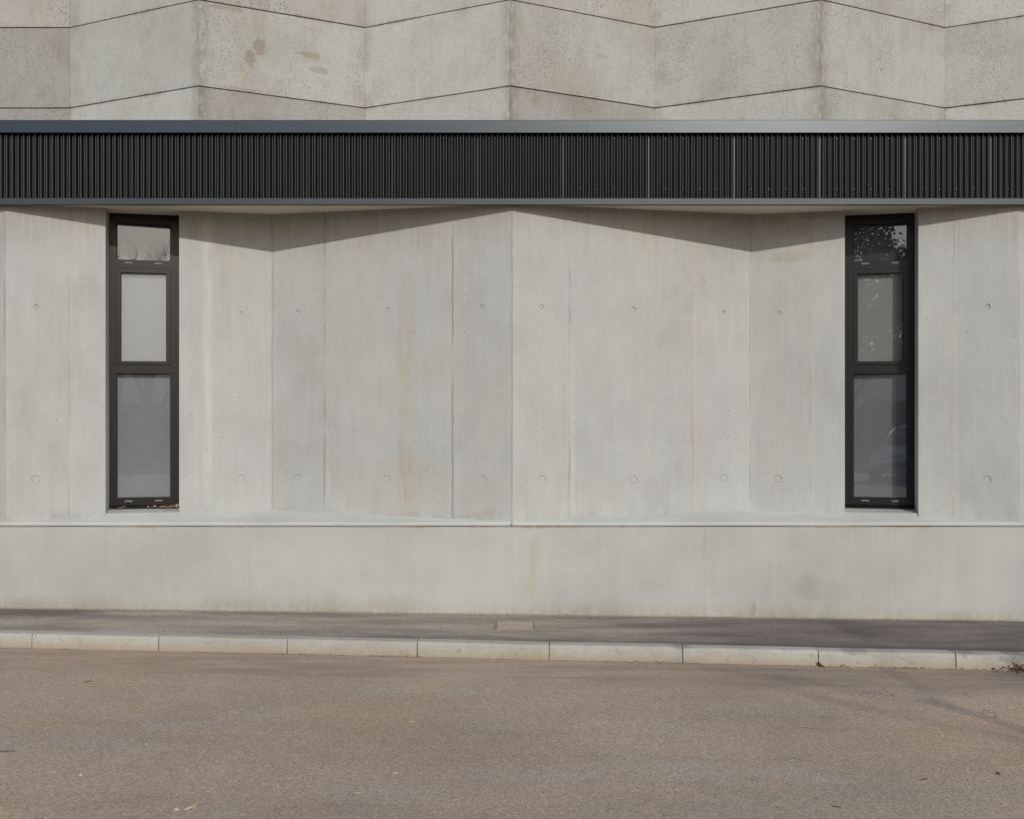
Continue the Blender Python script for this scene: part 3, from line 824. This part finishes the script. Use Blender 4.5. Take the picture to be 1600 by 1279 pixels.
# dirt bed that fills the kerb joints
mb = MB()
mb.add([(-8,kerb_y(-8)+.022,-.1),(7.5,kerb_y(7.5)+.022,-.3),(7.5,kerb_y(7.5)+.1,-.3),(-8,kerb_y(-8)+.1,-.1),
        (-8,kerb_y(-8)+.022,kerb_top(-8)-.012),(7.5,kerb_y(7.5)+.022,kerb_top(7.5)-.012),(7.5,kerb_y(7.5)+.1,kerb_top(7.5)-.012),(-8,kerb_y(-8)+.1,kerb_top(-8)-.012)],
       [(0,3,2,1),(4,5,6,7),(0,1,5,4),(1,2,6,5),(2,3,7,6),(3,0,4,7)])
kb = mb.build('kerb_bed', simple('kerb_mortar', (.17,.145,.115), .95)); tag(kb, kind='structure')

# ------------------------------------------------------------------ utility cover in the pavement
def cover_mat():
    g = G('speckled_cover'); p = g.pos()
    a = g.noise(90, 4, .7); b = g.noise(14, 3)
    c = g.mix(g.rng(a, .35, .62), (.24,.20,.16), (.46,.395,.325)); c = g.mix(g.mul(g.rng(b, .5, .7), .4), c, (.30,.25,.20))
    return g.done(g.pbr(c, .85, 0, .3, g.bump(a, .5, .004)))
MC = cover_mat()
cx, cy = .025, 8.905
uc = empty('utility_cover', (cx, cy, pave_z(cx, cy)))
tag(uc, 'small square speckled utility cover with raised studs set in the pavement', 'utility cover')
def pz(x, y, h): return (x, y, pave_z(x, y) + .004 + h)
mb = MB(); s = .158; i_ = .148; cor = [(-1,-1),(1,-1),(1,1),(-1,1)]
v = []
for rr, h in ((s+.006,-.03),(s+.006,.003),(i_+.003,.003),(i_+.003,-.03)): v += [pz(cx+a*rr, cy+b*rr, h) for a, b in cor]
mb.add(v, [(r*4+k, r*4+(k+1) % 4, ((r+1) % 4)*4+(k+1) % 4, ((r+1) % 4)*4+k) for r in range(4) for k in range(4)])
mb.build('frame', simple('cast_iron', (.26,.22,.18), .8), uc, uc.location)
mb = MB(); mb.add([pz(cx+a*i_, cy+b*i_, -.02) for a, b in cor] + [pz(cx+a*i_, cy+b*i_, .003) for a, b in cor], [(0,3,2,1),(4,5,6,7),(0,1,5,4),(1,2,6,5),(2,3,7,6),(3,0,4,7)])
for a in range(12):
    for b in range(11):
        x, y = cx + (a-5.75+.5*(b % 2))*.0235 + random.uniform(-.002,.002), cy + (b-5)*.025; r = random.uniform(.005,.008)
        v = [pz(x+r*math.cos(t*math.pi/3), y+r*math.sin(t*math.pi/3), .002) for t in range(6)] + [pz(x+.6*r*math.cos(t*math.pi/3), y+.6*r*math.sin(t*math.pi/3), .0075) for t in range(6)]
        mb.add(v, [(t, (t+1) % 6, 6+(t+1) % 6, 6+t) for t in range(6)] + [tuple(range(6,12))])
mb.build('lid', MC, uc, uc.location)

# ------------------------------------------------------------------ leaves, stones, straws
def leaf_mat(name, c1, c2):
    g = G(name); oi = g.n('ShaderNodeNewGeometry')
    c = g.mix(oi.outputs['Random Per Island'], c1, c2)
    return g.done(g.pbr(c, .75, 0, .25))
M_LEAF = leaf_mat('dead_leaf', (.07,.030,.014), (.25,.13,.065))
M_LEAFP = leaf_mat('pale_dead_leaf', (.36,.25,.16), (.42,.31,.21))
def leaf(m, c, size, up=.3, rnd=random):
    """a curled lens-shaped leaf"""
    ax = rnd.uniform(0, 6.28); ti = rnd.uniform(-up, up); ro = rnd.uniform(-up*2, up*2)
    M = Matrix.Translation(c) @ Matrix.Rotation(ax, 4, 'Z') @ Matrix.Rotation(ti, 4, 'Y') @ Matrix.Rotation(ro, 4, 'X')
    w = rnd.uniform(.25,.42); cu = rnd.uniform(.05,.3)
    v = [(-.5,0,.1*cu),(-.2,w*.8,cu*.5),(.2,w*.75,cu*.55),(.5,0,cu*.3),(.2,-w*.75,cu*.5),(-.2,-w*.8,cu*.45),(-.2,0,0),(.2,0,0.02)]
    m.add([M @ (Vector(p)*size) for p in v], [(0,6,1),(1,6,7,2),(2,7,3),(0,5,6),(5,4,7,6),(4,3,7)])
def litter(spans, name, label):
    m = MB()
    for xa, xb, cnt, sp, sz, hh in spans:
        for _ in range(cnt):
            x = random.uniform(xa, xb); d = abs(random.gauss(0, sp))
            y = kerb_y(x) - .006 - d
            h = max(0, hh*(1 - d/(sp*2.2)))*random.random()
            leaf(m, Vector((x, y - random.random()**4*.06, road_z(x) + .004 + h)), random.uniform(.25,.75)*sz, .5)
    o = m.build(name, M_LEAF); tag(o, label, 'leaves', kind='stuff'); return o
litter([(-1.62,-1.28,46,.014,.022,.012),(-1.25,-.68,80,.010,.018,.008),(-.6,.6,60,.008,.013,.005),(.68,1.25,70,.010,.018,.007),
        (-3.7,-1.7,60,.007,.013,.004),(1.3,2.2,30,.007,.013,.004),(2.28,2.5,24,.018,.026,.012),(2.65,3.05,60,.014,.024,.01),(3.05,3.5,40,.010,.02,.008)],
       'leaf_litter', 'crumbs of brown leaf litter caught along the foot of the kerb')
m = MB()
for _ in range(120):
    x = random.gauss(3.82, .12)
    if x < 3.42: continue
    d = abs(random.gauss(0, .05)); y = kerb_y(x) - .008 - d
    leaf(m, Vector((x, y, road_z(x) + .008 + max(0, .045*(1-d/.1))*min(1, max(0, (x-3.4)*4))*random.random())), random.uniform(.016,.034), .9)
tag(m.build('leaf_pile', M_LEAF), 'heap of curled brown leaves against the kerb at the right edge', 'leaves', kind='stuff')
m = MB()
for _ in range(170):
    x = random.uniform(-4.3, 4.3)
    if mnoise.noise((x*1.3, 7, 2)) < -.05: continue
    leaf(m, Vector((x, 9.338 - abs(random.gauss(0, .008)), foot_z(x) + .004)), random.uniform(.006,.016), .5)
tag(m.build('wall_foot_debris', M_LEAF), 'tiny brown crumbs of debris along the foot of the wall behind the pavement', 'debris', kind='stuff')
m = MB(); leaf(m, Vector((2.305, kerb_y(2.305)-.03, road_z(2.3)+.02)), .085, .9)
tag(m.build('fallen_leaf', M_LEAFP), 'pale curled leaf leaning on the kerb beside a kerb joint', 'leaf')
m = MB()
for a, cnt in ((.50,26),(.42,10),(.08,5),(.57,10)):
    for _ in range(cnt):
        u_ = min(.6, max(.02, random.gauss(a, .035))); d = random.uniform(.175,.225)
        p = frL(u_, d, .962 + random.random()*.018); leaf(m, Vector(p), random.uniform(.018,.042), .5)
tag(m.build('sill_leaves', M_LEAFP), 'dry tan leaves blown on to the sill of the left window', 'leaves', kind='stuff')

M_PEB = simple('pale_pebble', (.40,.39,.35), .7, var=.1, scale=60)
def pebble(x, y, r, label):
    m = MB(); bm = bmesh.new(); bmesh.ops.create_icosphere(bm, subdivisions=2, radius=r)
    sd = random.random()*50
    for vv in bm.verts: vv.co *= .78 + .25*mnoise.noise(vv.co/r*.9 + Vector((sd,0,0))); vv.co.z *= .6
    m.add([vv.co + Vector((x, y, road_z(x)+r*.42)) for vv in bm.verts], [tuple(q.index for q in f.verts) for f in bm.faces]); bm.free()
    tag(m.build('pebble', M_PEB, base=(x, y, road_z(x)), smooth=True), label, 'pebble', 'pale pebbles lying on the road')
pebble(-2.03, 6.08, .010, 'tiny white pebble on the open road below the left window')
pebble(-2.19, 5.56, .015, 'round white pebble on the road beside the long straw stalk')
pebble(-1.16, 5.43, .009, 'tiny white pebble on the road between the straw chip and the bottom straw bit')
pebble(-1.56, 5.09, .018, 'largest pale pebble, touching the bottom edge next to a broad straw bit')
pebble(2.42, 7.26, .012, 'white pebble on the dark gutter strip below the right window')
pebble(-2.12, 4.98, .009, 'small pebble at the bottom edge on the left')
M_STRAW = simple('dry_straw', (.46,.37,.24), .7, var=.15)
M_TWIG = simple('dark_twig', (.10,.075,.055), .8)
def stalk(name, x, y, L, ang, r, mat, label, cat, group):
    m = MB(); c, s_ = math.cos(ang), math.sin(ang)
    pts = [(x + c*t*L, y + s_*t*L + .08*L*math.sin(t*3), road_z(x + c*t*L) + r*.8 + .012*L*abs(t)) for t in (-.5,-.25,0,.25,.5)]
    m.tube(pts, [r*.5, r, r, r*.9, r*.4], 6)
    tag(m.build(name, mat, base=(x, y, road_z(x)), smooth=True), label, cat, group)
GS = 'bits of straw on the road'
stalk('straw', -2.36, 5.60, .075, -.5, .003, M_STRAW, 'long thin straw stalk at the lower left of the road', 'straw', GS)
stalk('straw', -1.50, 5.13, .085, 1.0, .007, M_STRAW, 'broad straw bit at the bottom edge beside the largest pebble', 'straw', GS)
stalk('straw', -.755, 5.35, .055, -.5, .003, M_STRAW, 'slanting straw chip on the road, nearest the bottom middle', 'straw', GS)
stalk('straw', -.60, 5.64, .035, .2, .004, M_STRAW, 'short pale straw chip just above the slanting one', 'straw', GS)
stalk('straw', -.60, 6.57, .04, .1, .003, M_STRAW, 'small straw chip on the open road towards the utility cover', 'straw', GS)
stalk('straw', -1.12, 5.55, .05, .9, .003, M_STRAW, 'thin ochre straw beside the tiny white pebble', 'straw', GS)
GT = 'dark twigs on the road'
stalk('twig', -2.89, 7.45, .055, .5, .003, M_TWIG, 'dark twig on the road below the left window', 'twig', GT)
stalk('twig', 1.55, 5.22, .045, -.6, .0032, M_TWIG, 'dark twig near the bottom edge on the right', 'twig', GT)
stalk('twig', 2.12, 5.63, .05, .4, .003, M_TWIG, 'dark bent twig on the right of the road', 'twig', GT)
m = MB(); leaf(m, Vector((2.53,5.70,road_z(2.5)+.012)), .032, .9)
tag(m.build('fallen_leaf', M_LEAF), 'small dark curled leaf alone on the road at the lower right', 'leaf')

# ------------------------------------------------------------------ trees behind the camera (they shade the right side and show in the glass)
M_BARK = simple('tree_bark', (.085,.068,.052), .9, var=.3, scale=30, bump=.5)
def foliage(name, a, b):
    g = G(name); k = g.n('ShaderNodeNewGeometry'); c = g.mix(k.outputs['Random Per Island'], a, b)
    return g.done(g.pbr(c, .6, 0, .3))
M_EVER = foliage('evergreen_leaves', (.025,.04,.018), (.09,.115,.045))
M_SPARSE = foliage('sparse_leaves', (.06,.06,.025), (.14,.12,.05))
def tree(name, loc, h, spread, leaves, lsize, label, seed, mat, levels=4, first=.3, lean=(0,0), fine=False):
    rnd = random.Random(seed); root = empty(name, loc); tag(root, label, 'tree')
    w = MB(); tips = []
    def grow(p, d, L, r, lev):
        pts = [p]; rad = [r]; q = p.copy(); dd = d.copy(); ns = 4
        for i in range(ns):
            dd = (dd + Vector((rnd.uniform(-.16,.16), rnd.uniform(-.16,.16), rnd.uniform(-.05,.12)))).normalized()
            q = q + dd*L/ns; pts.append(q.copy()); rad.append(r*(1 - .42*(i+1)/ns))
        w.tube(pts, rad, 7 if lev < 2 else 4, cap=False)
        if lev >= levels-1: tips.extend(pts[2:])
        if lev >= levels: return
        nb = rnd.choice((3,4)) if lev else 6
        for b in range(nb):
            t = rnd.uniform(first if lev == 0 else .35, 1.0); i = min(ns-1, int(t*ns)); pp = pts[i].lerp(pts[i+1], t*ns - i)
            a = rnd.uniform(0, 6.28) if lev else b*6.28/nb + rnd.uniform(-.4,.4)
            out = Vector((math.cos(a), math.sin(a), rnd.uniform(.1,.6)))
            nd = (dd*rnd.uniform(.4,.9) + out*spread).normalized()
            grow(pp, nd, L*rnd.uniform(.50,.72), rad[i]*rnd.uniform(.45,.62), lev+1)
    b0 = Vector(loc)
    grow(b0 + Vector((0,0,-.2)), Vector((lean[0], lean[1], 1)).normalized(), h*.55, h*.026, 0)
    w.build('trunk', M_BARK, root, loc, True)
    if leaves:
        m = MB()
        for _ in range(leaves):
            sg = .30 if fine else .26
            p = rnd.choice(tips) + Vector((rnd.gauss(0,sg), rnd.gauss(0,sg), rnd.gauss(0,sg*.8)))
            if not fine: leaf(m, p, rnd.uniform(.6,1.3)*lsize, 1.4, rnd); continue
            a = Vector((rnd.gauss(0,1), rnd.gauss(0,1), rnd.gauss(0,1))).normalized()*rnd.uniform(.5,1.0)*lsize
            b = a.orthogonal().normalized()*a.length*.55
            m.add([p-a, p+b, p+a, p-b], [(0,1,2,3)])
        o = m.build('crown', mat, root, loc)
    return root
tree('park_tree', (9.3,-5.4,-.3), 9.6, .75, 320, .085, 'sparse tree behind the viewer whose soft shadow falls on the right of the pavement', 11, M_SPARSE, levels=5, first=.55)
tree('evergreen_tree', (-2.2,-21,-.5), 9.6, .8, 34000, .12, 'dense evergreen tree mirrored in the right window', 5, M_EVER, first=.1, fine=True)
tree('bare_tree', (1.7,-27,-.5), 9.0, .6, 0, .1, 'bare winter tree mirrored in the left window', 23, M_EVER, levels=5)
m = MB(); rnd = random.Random(3)
for _ in range(14000):
    x = rnd.uniform(-26, 26); y = -36 + rnd.gauss(0, .6); top = 2.6 + .7*mnoise.noise((x*.25, 0, 1)) + .4*mnoise.noise((x*1.1, 3, 1))
    leaf(m, Vector((x, y, -.5 + top*rnd.random()**.8)), rnd.uniform(.3,.6), 1.4, rnd)
tag(m.build('hedge', M_EVER), 'long rough hedge far behind the viewer', 'hedge', kind='stuff')

# ------------------------------------------------------------------ parked car behind the viewer (seen only in the glass of the right window)
def parked_car(loc, rz):
    root = empty('parked_car', loc); tag(root, 'silver hatchback parked behind the viewer, mirrored in the right window', 'car')
    paint = simple('silver_paint', (.42,.43,.44), .28, .6, .6, var=.02); glass = simple('dark_car_glass', (.02,.022,.025), .05, 0, .9, var=0)
    rub = simple('tyre_rubber', (.02,.02,.02), .85); rimm = simple('alloy', (.4,.4,.41), .35, .8); lampm = simple('lamp_lens', (.6,.6,.6), .08, 0, .8); plast = simple('black_trim_plastic', (.02,.02,.022), .6)
    def fr(x, y, z):          # local: +y is the nose
        return (loc[0] + x*math.cos(rz) - y*math.sin(rz), loc[1] + x*math.sin(rz) + y*math.cos(rz), loc[2] + z)
    def loft(rows, name, mat, n=12):
        m = MB(); v = []
        for y, hw, zb, zt, rnd_ in rows:
            for j in range(n):
                a = 2*math.pi*(j+.5)/n; cx_, cz_ = math.cos(a), math.sin(a)
                sx = math.copysign(abs(cx_)**rnd_, cx_); sz = math.copysign(abs(cz_)**rnd_, cz_)
                v.append(fr(sx*hw, y, (zb+zt)/2 + sz*(zt-zb)/2))
        q = len(rows); f = [(i*n+j, i*n+(j+1) % n, (i+1)*n+(j+1) % n, (i+1)*n+j) for i in range(q-1) for j in range(n)]
        f += [tuple(range(n)), tuple(range((q-1)*n, q*n))]
        m.add(v, f); return m.build(name, mat, root, loc, True)
    loft([(-2.0,.70,.42,.80,.5),(-1.9,.82,.25,.95,.45),(-1.2,.88,.20,.98,.42),(0,.89,.20,.96,.42),(.9,.88,.20,.95,.42),(1.5,.86,.20,.86,.42),(1.9,.78,.24,.76,.45),(2.05,.60,.32,.64,.5)], 'body', paint, 20)
    loft([(-1.88,.62,.80,1.02,.5),(-1.45,.66,.80,1.38,.5),(-.6,.68,.80,1.46,.5),(.1,.68,.80,1.43,.5),(.55,.69,.80,1.20,.5),(1.02,.70,.80,.98,.5)], 'cabin_glass', glass, 20)
    loft([(-1.55,.60,1.26,1.36,.6),(-1.0,.63,1.34,1.47,.6),(-.5,.64,1.36,1.485,.6),(.0,.62,1.33,1.455,.6),(.2,.58,1.28,1.41,.6)], 'roof', paint, 16)
    for sx in (-1, 1):
        m = MB(); m.tube([fr(sx*.70,1.04,.93), fr(sx*.665,.62,1.18), fr(sx*.60,.16,1.40)], [.03,.028,.03], 6); m.build('pillar', paint, root, loc, True)
        m = MB(); m.tube([fr(sx*.84,.62,.98), fr(sx*.93,.60,1.0), fr(sx*1.03,.57,1.0)], [.03,.085,.05], 8); m.build('mirror', plast, root, loc, True)
        m = MB(); m.tube([fr(sx*.44,2.0,.60), fr(sx*.60,1.95,.66), fr(sx*.76,1.74,.72)], [.05,.075,.03], 8); m.build('headlight', lampm, root, loc, True)
        for y in (-1.25, 1.3):
            m = MB(); m.tube([fr(sx*.69,y,.31), fr(sx*.71,y,.31), fr(sx*.87,y,.31), fr(sx*.89,y,.31)], [.27,.31,.31,.27], 20)
            wl = m.build('wheel', rub, root, loc)
            m = MB(); m.tube([fr(sx*.88,y,.31), fr(sx*.900,y,.31)], [.21,.19], 16); m.build('rim', rimm, wl, loc)
    m = MB(); m.tube([fr(-.45,2.055,.46), fr(0,2.075,.46), fr(.45,2.055,.46)], [.06,.09,.06], 8); m.build('grille', plast, root, loc, True)
parked_car((1.45,-11.2,road_z(1.45)), R(8))

# wooded hills added far behind the viewer to hide the orange horizon in reflections
v = []; hx = frange(-420, 420, 60)
for k in range(5):
    for x in hx:
        t = k/4
        v.append((x, -170 - 160*t, -2 + (17 + 7*mnoise.noise((x*.008, 1, 2)) + 2.2*mnoise.noise((x*.05, 4, 2)))*math.sin(t*math.pi*.62)))
n = len(hx)
screen_hills = mesh_obj('screen_hills', v, [(j*n+i, j*n+i+1, (j+1)*n+i+1, (j+1)*n+i) for j in range(4) for i in range(n-1)], simple('winter_woodland', (.13,.125,.12), .95, scale=.4, var=.3), smooth=True)
tag(screen_hills, kind='structure')
